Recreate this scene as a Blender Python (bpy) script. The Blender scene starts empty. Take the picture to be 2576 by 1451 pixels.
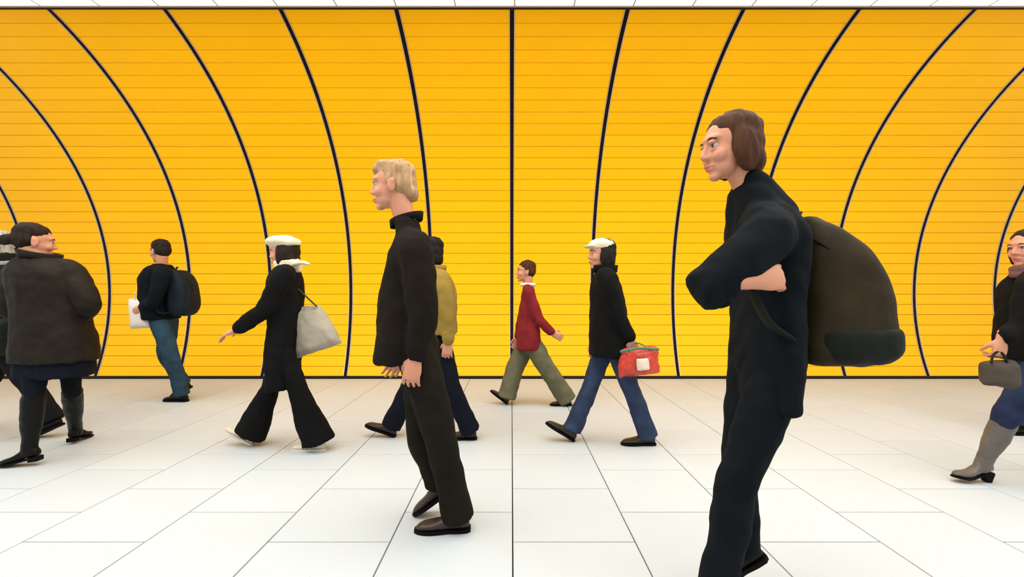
import bpy, bmesh, math, random
import numpy as np
from mathutils import Vector, Matrix, noise

# ------------------------------------------------------------------ camera, world, exposure
SC = bpy.context.scene
COL = SC.collection
F = 1118.0            # focal length in pixels of the 2576 px wide frame
CX, HZ = 1286.5, 740.0  # vanishing point of the floor joints
PITCH = 1.15          # distance between two wall ribs, metres
H = 1.161             # camera height, metres

cam = bpy.data.cameras.new('camera')
cam.sensor_width = 36.0
cam.lens = F / 2576 * 36.0
cam.shift_x = (1288 - CX) / 2576
cam.shift_y = (HZ - 725.5) / 2576
cam.clip_start = 0.05
camo = bpy.data.objects.new('camera', cam)
COL.objects.link(camo)
camo.location = (0, 0, H)
camo.rotation_euler = (math.radians(90), 0, 0)
SC.camera = camo

world = bpy.data.worlds.new('world')
SC.world = world
world.use_nodes = True
world.node_tree.nodes['Background'].inputs[0].default_value = (0.93, 0.97, 1.0, 1)
world.node_tree.nodes['Background'].inputs[1].default_value = 0.85
CEILING_LIGHT = 2.6
SC.view_settings.view_transform = 'Standard'
SC.view_settings.look = 'None'
SC.view_settings.exposure = 0.38
SC.view_settings.gamma = 1.0
SC.view_settings.use_curve_mapping = False
random.seed(4)


# ------------------------------------------------------------------ materials
def mat(name, rgb, rough=0.8, spec=0.3, var=0.15, vscale=8.0, bump=0.0, bscale=60.0, metal=0.0, coat=0.0, rnd=0.0, stretch=(1, 1, 1), sheen=0.0):
    m = bpy.data.materials.new(name)
    m.use_nodes = True
    nt = m.node_tree
    b = nt.nodes['Principled BSDF']
    b.inputs['Roughness'].default_value = rough
    b.inputs['Specular IOR Level'].default_value = spec
    b.inputs['Metallic'].default_value = metal
    b.inputs['Coat Weight'].default_value = coat
    if sheen:
        b.inputs['Sheen Weight'].default_value = sheen
        b.inputs['Sheen Roughness'].default_value = 0.5
    tc = nt.nodes.new('ShaderNodeTexCoord')
    mp = nt.nodes.new('ShaderNodeMapping')
    mp.inputs['Scale'].default_value = stretch
    nt.links.new(tc.outputs['Object'], mp.inputs['Vector'])
    nz = nt.nodes.new('ShaderNodeTexNoise')
    nz.inputs['Scale'].default_value = vscale
    nz.inputs['Detail'].default_value = 4
    nt.links.new(mp.outputs[0], nz.inputs['Vector'])
    mr = nt.nodes.new('ShaderNodeMapRange')
    mr.inputs['From Min'].default_value = 0.25
    mr.inputs['From Max'].default_value = 0.75
    mr.inputs['To Min'].default_value = 1 - var
    mr.inputs['To Max'].default_value = 1 + var
    nt.links.new(nz.outputs['Fac'], mr.inputs['Value'])
    fac = mr.outputs[0]
    if rnd:
        oi = nt.nodes.new('ShaderNodeObjectInfo')
        r2 = nt.nodes.new('ShaderNodeMapRange')
        r2.inputs['To Min'].default_value = 1 - rnd
        r2.inputs['To Max'].default_value = 1 + rnd
        nt.links.new(oi.outputs['Random'], r2.inputs['Value'])
        mm = nt.nodes.new('ShaderNodeMath'); mm.operation = 'MULTIPLY'
        nt.links.new(fac, mm.inputs[0]); nt.links.new(r2.outputs[0], mm.inputs[1])
        fac = mm.outputs[0]
    vm = nt.nodes.new('ShaderNodeVectorMath'); vm.operation = 'SCALE'
    vm.inputs[0].default_value = rgb
    nt.links.new(fac, vm.inputs['Scale'])
    nt.links.new(vm.outputs[0], b.inputs['Base Color'])
    if bump:
        n2 = nt.nodes.new('ShaderNodeTexNoise')
        n2.inputs['Scale'].default_value = bscale
        n2.inputs['Detail'].default_value = 3
        nt.links.new(mp.outputs[0], n2.inputs['Vector'])
        bp = nt.nodes.new('ShaderNodeBump')
        bp.inputs['Strength'].default_value = bump
        bp.inputs['Distance'].default_value = 0.01
        nt.links.new(n2.outputs['Fac'], bp.inputs['Height'])
        nt.links.new(bp.outputs[0], b.inputs['Normal'])
    m['vec'] = vm.name
    return m


def lin(r, g, b):
    return tuple(((c / 255) / 12.92 if c / 255 <= 0.04045 else ((c / 255 + 0.055) / 1.055) ** 2.4) for c in (r, g, b))


M = {}
M['orange'] = mat('orange_enamel', (0.98, 0.49, 0.001), rough=0.45, spec=0.16, var=0.03, vscale=1.3, rnd=0.025)
M['joint'] = mat('wall_backing', (0.42, 0.15, 0.01), rough=0.9, spec=0.1)
M['rib'] = mat('black_rubber', (0.013, 0.009, 0.007), rough=0.9, spec=0.08)
M['lip'] = mat('brushed_metal', (0.62, 0.52, 0.47), rough=0.45, metal=0.6, var=0.05)
M['black'] = mat('black_trim', (0.010, 0.008, 0.006), rough=0.6, spec=0.2)
M['ceil'] = mat('ceiling_frame', (0.40, 0.38, 0.36), rough=0.7, var=0.03)
M['bar'] = mat('ceiling_joint_bar', (0.42, 0.40, 0.37), rough=0.8, spec=0.1, var=0.03)
M['grout'] = mat('floor_grout', (0.05, 0.05, 0.046), rough=0.95, spec=0.1)

# terrazzo floor tile
m = M['tile'] = mat('terrazzo_tile', (0.465, 0.50, 0.515), rough=0.55, spec=0.12, var=0.02, vscale=1.7, rnd=0.02)
nt = m.node_tree
b = nt.nodes['Principled BSDF']
vm = nt.nodes[m['vec']]
geo = nt.nodes.new('ShaderNodeNewGeometry')
vo = nt.nodes.new('ShaderNodeTexVoronoi'); vo.inputs['Scale'].default_value = 85
nt.links.new(geo.outputs['Position'], vo.inputs['Vector'])
nz = nt.nodes.new('ShaderNodeTexNoise'); nz.inputs['Scale'].default_value = 37
nt.links.new(geo.outputs['Position'], nz.inputs['Vector'])
ad = nt.nodes.new('ShaderNodeMath'); ad.operation = 'MULTIPLY_ADD'
ad.inputs[1].default_value = 0.35; ad.inputs[2].default_value = 0.0
nt.links.new(nz.outputs['Fac'], ad.inputs[0])
su = nt.nodes.new('ShaderNodeMath'); su.operation = 'ADD'
nt.links.new(vo.outputs['Distance'], su.inputs[0]); nt.links.new(ad.outputs[0], su.inputs[1])
rp = nt.nodes.new('ShaderNodeValToRGB')
rp.color_ramp.elements[0].position = 0.20; rp.color_ramp.elements[0].color = (0.45, 0.42, 0.36, 1)
rp.color_ramp.elements[1].position = 0.255; rp.color_ramp.elements[1].color = (1, 1, 1, 1)
nt.links.new(su.outputs[0], rp.inputs[0])
mx = nt.nodes.new('ShaderNodeVectorMath'); mx.operation = 'MULTIPLY'
nt.links.new(vm.outputs[0], mx.inputs[0]); nt.links.new(rp.outputs[0], mx.inputs[1])
nt.links.new(mx.outputs[0], b.inputs['Base Color'])

# luminous ceiling panels (the lamps of this hall)
m = M['lamp'] = bpy.data.materials.new('luminous_ceiling_panel')
m.use_nodes = True
b = m.node_tree.nodes['Principled BSDF']
b.inputs['Base Color'].default_value = (0.8, 0.8, 0.78, 1)
b.inputs['Emission Color'].default_value = (1.0, 0.975, 0.92, 1)
b.inputs['Emission Strength'].default_value = CEILING_LIGHT


def cloth(name, r, g, b_, rough=0.9, bump=0.25, bscale=180, var=0.25, sheen=0.0, spec=0.1):
    k = 0.5 if max(r, g, b_) < 64 else 0.8
    M[name] = mat(name, tuple(c * k for c in lin(r, g, b_)), rough=rough, spec=spec, var=var, vscale=9, bump=bump, bscale=bscale, sheen=sheen)


cloth('brown_leather_coat', 40, 31, 21, rough=0.65, spec=0.12, bump=0.3, bscale=45)
cloth('black_wool', 24, 23, 23)
cloth('charcoal_cloth', 34, 33, 34)
cloth('dark_brown_jacket', 36, 29, 23)
cloth('dark_brown_trousers', 38, 32, 23)
cloth('dark_navy', 24, 28, 40)
cloth('black_navy', 19, 26, 31)
cloth('blue_jeans', 52, 63, 88, var=0.35)
cloth('deep_blue_jeans', 42, 52, 80, var=0.35)
cloth('teal_jeans', 45, 68, 82, var=0.35)
cloth('grey_green_trousers', 108, 105, 80)
cloth('olive_jacket', 150, 124, 58)
cloth('red_jacket', 128, 38, 42)
cloth('black_leather', 14, 13, 13, rough=0.42, spec=0.14, bump=0.15, bscale=40)
cloth('grey_leather', 100, 92, 84, rough=0.45, spec=0.4, bump=0.15, bscale=40)
cloth('brown_shoe_leather', 58, 34, 32, rough=0.4, spec=0.45, bump=0.1, bscale=50)
cloth('dark_brown_leather', 46, 34, 28, rough=0.45, spec=0.4, bump=0.1, bscale=50)
cloth('cream_wool', 240, 222, 190, bump=0.4, bscale=90, var=0.06)
cloth('cream_leather', 226, 216, 196, rough=0.5, var=0.05)
cloth('sole_rubber', 17, 15, 14, rough=0.7)
cloth('white_paper', 240, 230, 220, rough=0.7, bump=0.05, var=0.03)
cloth('grey_canvas', 176, 166, 146, var=0.1)
cloth('dark_grey_canvas', 66, 62, 58, var=0.1)
cloth('olive_nylon', 62, 50, 30, rough=0.65)
cloth('dark_green_nylon', 33, 36, 28, rough=0.65)
cloth('blue_black_nylon', 32, 42, 50, rough=0.6)
cloth('taupe_canvas', 84, 74, 64)
cloth('dark_green_scarf', 40, 46, 36)
cloth('pale_grey_cloth', 140, 140, 128)
cloth('red_plastic', 205, 60, 38, rough=0.35, spec=0.5, bump=0.2, bscale=25)
cloth('white_plastic', 236, 216, 196, rough=0.35, spec=0.5)
cloth('green_plastic', 70, 120, 90, rough=0.4, spec=0.5)
cloth('pink_scarf', 196, 150, 140)
cloth('purple_grey_scarf', 120, 84, 82)
cloth('lace', 70, 50, 46)
cloth('steel', 150, 150, 150, rough=0.3)


def hairm(name, r, g, b_):
    M[name] = mat(name, lin(r, g, b_), rough=0.65, spec=0.1, var=0.45, vscale=55, bump=0.6, bscale=120, stretch=(1, 1, 0.22))


hairm('dark_hair', 38, 28, 22)
hairm('brown_hair', 66, 40, 24)
hairm('grey_hair', 150, 140, 128)
hairm('fair_hair', 165, 132, 96)
hairm('black_hair', 28, 24, 22)
M['skin'] = mat('skin', lin(190, 130, 100), rough=0.5, spec=0.35, var=0.06, vscale=14, bump=0.05, bscale=200)
M['skin'].node_tree.nodes['Principled BSDF'].inputs['Subsurface Weight'].default_value = 0.0
M['lips'] = mat('lips', lin(178, 98, 88), rough=0.4, var=0.05)
M['eye_white'] = mat('eye_white', (0.42, 0.39, 0.36), rough=0.35, spec=0.3, var=0.0)
M['iris'] = mat('iris', (0.03, 0.02, 0.012), rough=0.15, spec=0.6, var=0.0)


# ------------------------------------------------------------------ object helpers
def put(name, mesh, parent=None, loc=(0, 0, 0), rot=(0, 0, 0)):
    o = bpy.data.objects.new(name, mesh)
    COL.objects.link(o)
    o.location = loc
    o.rotation_euler = rot
    if parent:
        o.parent = parent
    return o


def mesh_from(name, V, Fc, material, smooth=False):
    me = bpy.data.meshes.new(name)
    me.from_pydata([tuple(v) for v in V], [], [tuple(f) for f in Fc])
    me.materials.append(material)
    bm = bmesh.new(); bm.from_mesh(me)
    bmesh.ops.recalc_face_normals(bm, faces=bm.faces)
    bm.to_mesh(me); bm.free()
    if smooth:
        me.polygons.foreach_set('use_smooth', [True] * len(me.polygons))
    me.update()
    return me


def box_vf(x0, x1, y0, y1, z0, z1):
    V = [(x0, y0, z0), (x1, y0, z0), (x1, y1, z0), (x0, y1, z0), (x0, y0, z1), (x1, y0, z1), (x1, y1, z1), (x0, y1, z1)]
    Fc = [(0, 3, 2, 1), (4, 5, 6, 7), (0, 1, 5, 4), (1, 2, 6, 5), (2, 3, 7, 6), (3, 0, 4, 7)]
    return V, Fc


def merge(parts):
    V, Fc = [], []
    for v, f in parts:
        o = len(V)
        V += [tuple(p) for p in v]
        Fc += [tuple(i + o for i in q) for q in f]
    return V, Fc


def tag(o, label=None, cat=None, group=None, kind=None):
    if label: o['label'] = label
    if cat: o['category'] = cat
    if group: o['group'] = group
    if kind: o['kind'] = kind
    return o


def to_px(p):
    return CX + F * p[0] / p[1], HZ - F * (p[2] - H) / p[1]


# ------------------------------------------------------------------ floor
XE = 9.2
R = 2.64 * PITCH
YC = 2.885 * PITCH
DT = 0.048
ROW_LO, ROW_HI = -8, 25
Y_FOOT = YC + R * math.cos(ROW_LO * DT)
X0 = 0.006           # sideways offset of the joint grid
TW, TL = PITCH / 2, 0.571
GAP = 0.006
floor = put('floor', mesh_from('floor', *box_vf(-XE, XE, -0.6, Y_FOOT + 0.3, -0.12, -0.016), M['grout']))
tag(floor, kind='structure')


def tile_mesh(w, l):
    c = 0.0016
    V, Fc = [], []
    for z, i in ((-0.016, 0.0), (-c, 0.0), (0.0, c)):
        V += [(-w / 2 + i, -l / 2 + i, z), (w / 2 - i, -l / 2 + i, z), (w / 2 - i, l / 2 - i, z), (-w / 2 + i, l / 2 - i, z)]
    for k in (0, 4):
        for j in range(4):
            Fc.append((k + j, k + (j + 1) % 4, k + 4 + (j + 1) % 4, k + 4 + j))
    Fc += [(8, 9, 10, 11), (3, 2, 1, 0)]
    return V, Fc


tile_cache, rest = {}, []
ncol = int(XE / TW)
for i in range(-ncol, ncol):
    xc = X0 + (i + 0.5) * TW
    off = 2.085 if i % 2 == 0 else 2.085 + TL / 2
    k0 = math.floor((-0.55 - off) / TL)
    for k in range(k0, k0 + 14):
        a, e = off + k * TL, off + (k + 1) * TL
        a, e = max(a, -0.55), min(e, Y_FOOT + 0.05)
        if e - a < 0.04:
            continue
        w, l = TW - GAP, e - a - GAP
        yc = (a + e) / 2
        near = e > 1.7 and abs(xc) - TW / 2 < e * (1290 / F)
        if near:
            key = (round(w, 3), round(l, 3))
            if key not in tile_cache:
                tile_cache[key] = mesh_from('tile', *tile_mesh(w, l), M['tile'])
            put('tile', tile_cache[key], floor, (xc, yc, 0))
        else:
            V, Fc = tile_mesh(w, l)
            rest.append(([(v[0] + xc, v[1] + yc, v[2]) for v in V], Fc))
tag(put('outlying_tiles', mesh_from('outlying_tiles', *merge(rest), M['tile']), floor), kind='stuff')


# ------------------------------------------------------------------ curved back wall
def arc_strip(x0, x1, r0, r1, t0, t1, n=66):
    """closed curved bar between radii r0 < r1"""
    V, Fc = [], []
    for i in range(n + 1):
        t = t0 + (t1 - t0) * i / n
        c, s = math.cos(t), math.sin(t)
        for x, r in ((x0, r0), (x1, r0), (x1, r1), (x0, r1)):
            V.append((x, YC + r * c, H + r * s))
        if i:
            a, b_ = (i - 1) * 4, i * 4
            for j in range(4):
                Fc.append((a + j, a + (j + 1) % 4, b_ + (j + 1) % 4, b_ + j))
    Fc += [(0, 1, 2, 3), (n * 4 + 3, n * 4 + 2, n * 4 + 1, n * 4)]
    return V, Fc


T0, T1 = ROW_LO * DT, ROW_HI * DT
wall = put('wall_back', mesh_from('wall_back', *arc_strip(-XE, XE, R + 0.016, R + 0.10, T0, T1), M['joint']))
tag(wall, kind='structure')

NB = 8
RIB_W = 0.044
LIP = 0.008
rib_me = mesh_from('rib', *arc_strip(-RIB_W / 2, RIB_W / 2, R + 0.008, R + 0.015, T0, T1), M['rib'])
lip_me = mesh_from('metal_lip', *arc_strip(-LIP / 2, LIP / 2, R - 0.004, R + 0.015, T0, T1), M['lip'])
for n in range(-NB, NB + 1):
    r = put('rib', rib_me, wall, (X0 + n * PITCH, 0, 0))
    for s in (-1, 1):
        put('metal_lip', lip_me, r, (s * (RIB_W / 2 + LIP / 2), 0, 0))


def plank_mesh(w, h, t):
    c = 0.0022
    V, Fc = [], []
    for y, i in ((t, 0.0), (c, 0.0), (0.0, c)):
        V += [(-w / 2 + i, y, -h / 2 + i), (w / 2 - i, y, -h / 2 + i), (w / 2 - i, y, h / 2 - i), (-w / 2 + i, y, h / 2 - i)]
    for k in (0, 4):
        for j in range(4):
            Fc.append((k + j, k + (j + 1) % 4, k + 4 + (j + 1) % 4, k + 4 + j))
    Fc += [(8, 9, 10, 11), (3, 2, 1, 0)]
    return V, Fc


PW = PITCH - RIB_W - 2 * LIP - 0.001
PH = 2 * R * math.tan(DT / 2) - 0.0046
plank_vf = plank_mesh(PW, PH, 0.012)
plank_me = mesh_from('enamel_plank', *plank_vf, M['orange'])
cand = []
for n in range(-NB, NB):
    for k in range(ROW_LO, ROW_HI):
        t = (k + 0.5) * DT
        loc = (X0 + (n + 0.5) * PITCH, YC + R * math.cos(t), H + R * math.sin(t))
        xa, _ = to_px((loc[0] - PW / 2, loc[1], loc[2])); xb, py = to_px((loc[0] + PW / 2, loc[1], loc[2]))
        vis = max(0, min(xb, 2576) - max(xa, 0)) * F * PH * math.cos(t) / loc[1]
        cand.append((-vis, n, k, loc, t))
cand.sort()
rest = []
for q, (vis, n, k, loc, t) in enumerate(cand):
    if q < 300:
        put('enamel_plank', plank_me, wall, loc, (t, 0, 0))
    else:
        mt = Matrix.Translation(loc) @ Matrix.Rotation(t, 4, 'X')
        rest.append(([tuple(mt @ Vector(v)) for v in plank_vf[0]], plank_vf[1]))
tag(put('outlying_planks', mesh_from('outlying_planks', *merge(rest), M['orange']), wall), kind='stuff')

tag(put('baseboard_back', mesh_from('baseboard_back', *box_vf(-XE, XE, Y_FOOT - 0.035, Y_FOOT + 0.06, 0.0, 0.035), M['black'])), kind='structure')

# ------------------------------------------------------------------ ceiling
ZC = 3.958
YE = 4.314
ceiling = put('ceiling', mesh_from('ceiling', *box_vf(-XE, XE, -0.9, YE + 0.006, ZC + 0.012, ZC + 0.10), M['ceil']))
tag(ceiling, kind='structure')
pw = PITCH / 2 - 0.016
pan = mesh_from('luminous_panel', *box_vf(-pw / 2, pw / 2, -0.85, YE - 0.008, 0.0, 0.011), M['lamp'])
for i in range(-11, 11):
    put('luminous_panel', pan, ceiling, (X0 + 0.026 + (i + 0.5) * PITCH / 2, 0, ZC))
bar = mesh_from('joint_bar', *box_vf(-0.007, 0.007, -0.85, YE - 0.008, -0.002, 0.011), M['bar'])
for i in range(-11, 12):
    put('joint_bar', bar, ceiling, (X0 + 0.026 + i * PITCH / 2, 0, ZC))
put('edge_strip', mesh_from('edge_strip', *box_vf(-XE, XE, YE - 0.007, YE + 0.018, ZC - 0.002, ZC + 0.012), M['ceil']), ceiling)
y_top = YC + R * math.cos(T1)
tag(put('trim_1', mesh_from('trim_1', *box_vf(-XE, XE, YE + 0.019, y_top + 0.06, ZC + 0.034, ZC + 0.12), M['black'])), kind='structure')
# ------------------------------------------------------------------ soft-body modelling helpers
def unit(v):
    v = np.asarray(v, float)
    return v / (np.linalg.norm(v) + 1e-9)


def spline(P, Rd, per=5):
    P = np.asarray(P, float)
    Rd = np.asarray([(r, r) if np.isscalar(r) else r for r in Rd], float)
    A = np.hstack([P, Rd])
    if len(A) == 2:
        return np.array([A[0] + (A[1] - A[0]) * t for t in np.linspace(0, 1, per)])
    out = []
    n = len(A)
    for i in range(n - 1):
        p0 = A[max(i - 1, 0)] if i else 2 * A[0] - A[1]
        p3 = A[i + 2] if i + 2 < n else 2 * A[-1] - A[-2]
        p1, p2 = A[i], A[i + 1]
        for t in np.linspace(0, 1, per, endpoint=False):
            q = 0.5 * ((2 * p1) + (p2 - p0) * t + (2 * p0 - 5 * p1 + 4 * p2 - p3) * t * t + (3 * p1 - p0 - 3 * p2 + p3) * t ** 3)
            out.append(q)
    out.append(A[-1])
    out = np.array(out)
    out[:, 3:] = np.maximum(out[:, 3:], 0.002)
    return out


def tube(P, Rd, seg=14, ref=(0, 1, 0), per=5, flat_end=False):
    """closed tapering tube through P; each radius is r or (r in plane, r along ref)"""
    S = spline(P, Rd, per)
    ref = np.asarray(ref, float)
    V, Fc = [], []
    n = len(S)
    C = S[:, :3]
    T = np.gradient(C, axis=0)
    rows = []
    t0, t1 = unit(T[0]), unit(T[-1])
    r0, r1 = S[0, 3:].mean(), S[-1, 3:].mean()
    rows.append((C[0] - t0 * r0 * 0.8, S[0, 3:] * 0.55, t0))
    rows.append((C[0] - t0 * r0 * 0.45, S[0, 3:] * 0.87, t0))
    for i in range(n):
        rows.append((C[i], S[i, 3:], unit(T[i])))
    if not flat_end:
        rows.append((C[-1] + t1 * r1 * 0.45, S[-1, 3:] * 0.87, t1))
        rows.append((C[-1] + t1 * r1 * 0.8, S[-1, 3:] * 0.55, t1))
    for c, rr, t in rows:
        b_ = ref - ref.dot(t) * t
        if np.linalg.norm(b_) < 0.05:
            b_ = np.array([1.0, 0, 0]) - t[0] * t
        b_ = unit(b_)
        a = np.cross(t, b_)
        for j in range(seg):
            w = 2 * math.pi * j / seg
            V.append(c + a * rr[0] * math.cos(w) + b_ * rr[1] * math.sin(w))
    m = len(rows)
    for i in range(m - 1):
        for j in range(seg):
            k = (j + 1) % seg
            Fc.append((i * seg + j, i * seg + k, (i + 1) * seg + k, (i + 1) * seg + j))
    V.append(rows[0][0]); V.append(rows[-1][0])
    for j in range(seg):
        k = (j + 1) % seg
        Fc.append((m * seg, k, j))
        Fc.append((m * seg + 1, (m - 1) * seg + j, (m - 1) * seg + k))
    return V, Fc


def blob(c, r, axes=None, nu=14, nv=9, p=1.0):
    """ellipsoid (p<1 gives a boxier superellipsoid)"""
    c = np.asarray(c, float)
    ax = np.eye(3) if axes is None else np.asarray(axes, float)
    sg = lambda v: math.copysign(abs(v) ** p, v)
    V, Fc = [], []
    for i in range(1, nv):
        ph = -math.pi / 2 + math.pi * i / nv
        for j in range(nu):
            th = 2 * math.pi * j / nu
            l = np.array([sg(math.cos(ph)) * sg(math.cos(th)) * r[0], sg(math.cos(ph)) * sg(math.sin(th)) * r[1], sg(math.sin(ph)) * r[2]])
            V.append(c + l @ ax)
    V.append(c - ax[2] * r[2]); V.append(c + ax[2] * r[2])
    s_, t_ = len(V) - 2, len(V) - 1
    for i in range(nv - 2):
        for j in range(nu):
            k = (j + 1) % nu
            Fc.append((i * nu + j, i * nu + k, (i + 1) * nu + k, (i + 1) * nu + j))
    for j in range(nu):
        k = (j + 1) % nu
        Fc.append((s_, k, j)); Fc.append((t_, (nv - 2) * nu + j, (nv - 2) * nu + k))
    return V, Fc


def loft(rings, seg=24, p=0.85, yaw=0.0):
    """horizontal rings: (centre, half size along x, half size along depth)"""
    rings = np.array([list(c) + [a, b_] for c, a, b_ in rings], float)
    out = []
    n = len(rings)
    for i in range(n - 1):
        p0 = rings[i - 1] if i else 2 * rings[0] - rings[1]
        p3 = rings[i + 2] if i + 2 < n else 2 * rings[-1] - rings[-2]
        for t in np.linspace(0, 1, 4, endpoint=False):
            p1, p2 = rings[i], rings[i + 1]
            out.append(0.5 * ((2 * p1) + (p2 - p0) * t + (2 * p0 - 5 * p1 + 4 * p2 - p3) * t * t + (3 * p1 - p0 - 3 * p2 + p3) * t ** 3))
    out.append(rings[-1])
    V, Fc = [], []
    sg = lambda v: math.copysign(abs(v) ** p, v)
    cy, sy = math.cos(yaw), math.sin(yaw)
    for q in out:
        for j in range(seg):
            w = 2 * math.pi * j / seg
            x, y = max(q[3], .01) * sg(math.cos(w)), max(q[4], .01) * sg(math.sin(w))
            V.append((q[0] + x * cy - y * sy, q[1] + x * sy + y * cy, q[2]))
    m = len(out)
    for i in range(m - 1):
        for j in range(seg):
            k = (j + 1) % seg
            Fc.append((i * seg + j, i * seg + k, (i + 1) * seg + k, (i + 1) * seg + j))
    V.append(tuple(out[0][:3])); V.append(tuple(out[-1][:3]))
    for j in range(seg):
        k = (j + 1) % seg
        Fc.append((m * seg, k, j)); Fc.append((m * seg + 1, (m - 1) * seg + j, (m - 1) * seg + k))
    return V, Fc


def soft(name, parts, material, parent, origin, voxel=0.012, smooth=4, fold=0.0, freq=(7, 7, 4), seed=0.0, fine=0.0, post=None):
    """join overlapping closed shapes into one continuous skin"""
    V, Fc = merge(parts)
    me = bpy.data.meshes.new(name)
    me.from_pydata(V, [], Fc)
    bm = bmesh.new(); bm.from_mesh(me)
    bmesh.ops.recalc_face_normals(bm, faces=bm.faces)
    bm.to_mesh(me); bm.free()
    tmp = bpy.data.objects.new('tmp', me)
    COL.objects.link(tmp)
    rm = tmp.modifiers.new('r', 'REMESH'); rm.mode = 'VOXEL'; rm.voxel_size = voxel; rm.adaptivity = 0.0
    if smooth:
        sm = tmp.modifiers.new('s', 'SMOOTH'); sm.factor = 0.5; sm.iterations = smooth
    dg = bpy.context.evaluated_depsgraph_get()
    out = bpy.data.meshes.new_from_object(tmp.evaluated_get(dg), depsgraph=dg)
    bpy.data.objects.remove(tmp); bpy.data.meshes.remove(me)
    out.name = name
    n = len(out.vertices)
    co = np.empty(n * 3); out.vertices.foreach_get('co', co); co = co.reshape(-1, 3)
    if fold or fine:
        no = np.array([v.normal[:] for v in out.vertices])
        d = np.empty(n)
        fr = np.asarray(freq, float)
        for i in range(n):
            q = co[i]
            a = (q[0] * fr[0] + seed, q[1] * fr[1] + q[2] * 1.5, q[2] * fr[2] + q[0] * 2.0)
            v = fold * (noise.noise(a) * 0.9 + 0.5 * noise.noise((a[0] * 2.3, a[1] * 2.3, a[2] * 2.6 + 7)))
            if fine:
                v += fine * noise.noise((a[0] * 6, a[1] * 6, a[2] * 2.0))
            d[i] = v
        co = co + no * d[:, None]
    if post is not None:
        co = post(co)
    co = co - np.asarray(origin)
    out.vertices.foreach_set('co', co.astype(np.float32).ravel())
    out.materials.clear(); out.materials.append(material)
    out.polygons.foreach_set('use_smooth', [True] * len(out.polygons))
    out.update()
    return put(name, out, parent)


def hard(name, parts, material, parent, origin, smooth=True):
    V, Fc = merge(parts)
    V = [tuple(np.asarray(v) - np.asarray(origin)) for v in V]
    return put(name, mesh_from(name, V, Fc, material, smooth), parent)


def pix(px, py, d):
    return np.array([(px - CX) * d / F, d, H - (py - HZ) * d / F])


# ------------------------------------------------------------------ hands, feet, heads
def hand_parts(wrist, d, n, w, curl=0.5, s=1.0):
    """d: along the hand, n: palm side, w: thumb side"""
    wrist = np.asarray(wrist, float)
    d = unit(d); n = unit(np.asarray(n, float) - np.dot(n, d) * d)
    w0 = np.cross(d, n); w = w0 if np.dot(w0, w) >= 0 else -w0
    out = [tube([wrist - d * .03 * s, wrist + d * .02 * s, wrist + d * .06 * s, wrist + d * .09 * s], [(.021 * s, .028 * s), (.019 * s, .033 * s), (.017 * s, .042 * s), (.013 * s, .041 * s)], ref=w)]
    for off, ln, sp in ((.033, .074, .10), (.0115, .083, .03), (-.0105, .078, -.04), (-.031, .062, -.12)):
        p = wrist + (d * .088 + w * off) * s
        dd = unit(d + w * sp)
        pts = [p - dd * .015 * s, p]
        ang = 0.0
        for q, fr in enumerate((.45, .30, .25)):
            ang += curl * (0.8, 1.0, 0.7)[q]
            v = dd * math.cos(ang) + n * math.sin(ang)
            p = p + v * ln * fr * s
            pts.append(p)
        out.append(tube(pts, [.0095 * s, .0093 * s, .0088 * s, .0082 * s, .0072 * s], seg=8, per=3))
    b_ = wrist + (d * .025 + w * .022 + n * .006) * s
    v1 = unit(d * .65 + w * .7 + n * .35); v2 = unit(d * .85 + w * .3 + n * (.3 + .4 * curl)); v3 = unit(d * .9 + n * (.3 + .6 * curl))
    out.append(tube([b_, b_ + v1 * .034 * s, b_ + (v1 * .034 + v2 * .03) * s, b_ + (v1 * .034 + v2 * .03 + v3 * .024) * s], [.014 * s, .0125 * s, .0105 * s, .008 * s], seg=8, per=3))
    return out


def head_axes(fwd, up=(0, 0, 1)):
    f = unit(fwd); u = unit(np.asarray(up, float) - np.dot(up, f) * f)
    return np.array([f, np.cross(u, f), u])


def head_parts(c, ax, s=1.0):
    L = lambda p: np.asarray(c) + (np.asarray(p, float) * s) @ ax
    B = lambda p, r: blob(L(p), np.asarray(r) * s, ax, 18, 12)
    out = [B((-.012, 0, .030), (.098, .076, .086)),       # cranium
           B((.022, 0, -.018), (.070, .063, .080)),       # face
           B((.030, 0, -.066), (.054, .053, .042)),       # jaw
           B((.067, 0, -.098), (.022, .024, .017)),       # chin
           B((.066, 0, .032), (.028, .056, .020)),        # brow
           B((.058, .036, -.030), (.028, .024, .026)), B((.058, -.036, -.030), (.028, .024, .026)),  # cheekbones
           B((.080, 0, -.066), (.016, .026, .016)),       # mouth
           tube([L((.084, 0, .022)), L((.094, 0, -.004)), L((.103, 0, -.026))], [.008 * s, .010 * s, .012 * s], seg=10),
           B((.092, .011, -.031), (.013, .009, .008)), B((.092, -.011, -.031), (.013, .009, .008))]
    for q in (-1, 1):
        out.append(B((.085, q * .031, .0175), (.0135, .018, .0075)))   # upper lid
        out.append(B((.082, q * .031, -.0065), (.0125, .016, .0055)))  # lower lid
        out.append(B((-.008, q * .078, -.012), (.020, .009, .034)))
        out.append(B((-.016, q * .082, .006), (.012, .009, .018)))
    return out


def socket_post(c, ax, s):
    def f(co):
        for q in (-1, 1):
            e = np.asarray(c) + (np.array([.086, q * .031, .006]) * s) @ ax
            d2 = ((co - e) ** 2).sum(1)
            co = co - ax[0] * (0.011 * s * np.exp(-d2 / (2 * (.014 * s) ** 2)))[:, None]
        return co
    return f


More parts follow.
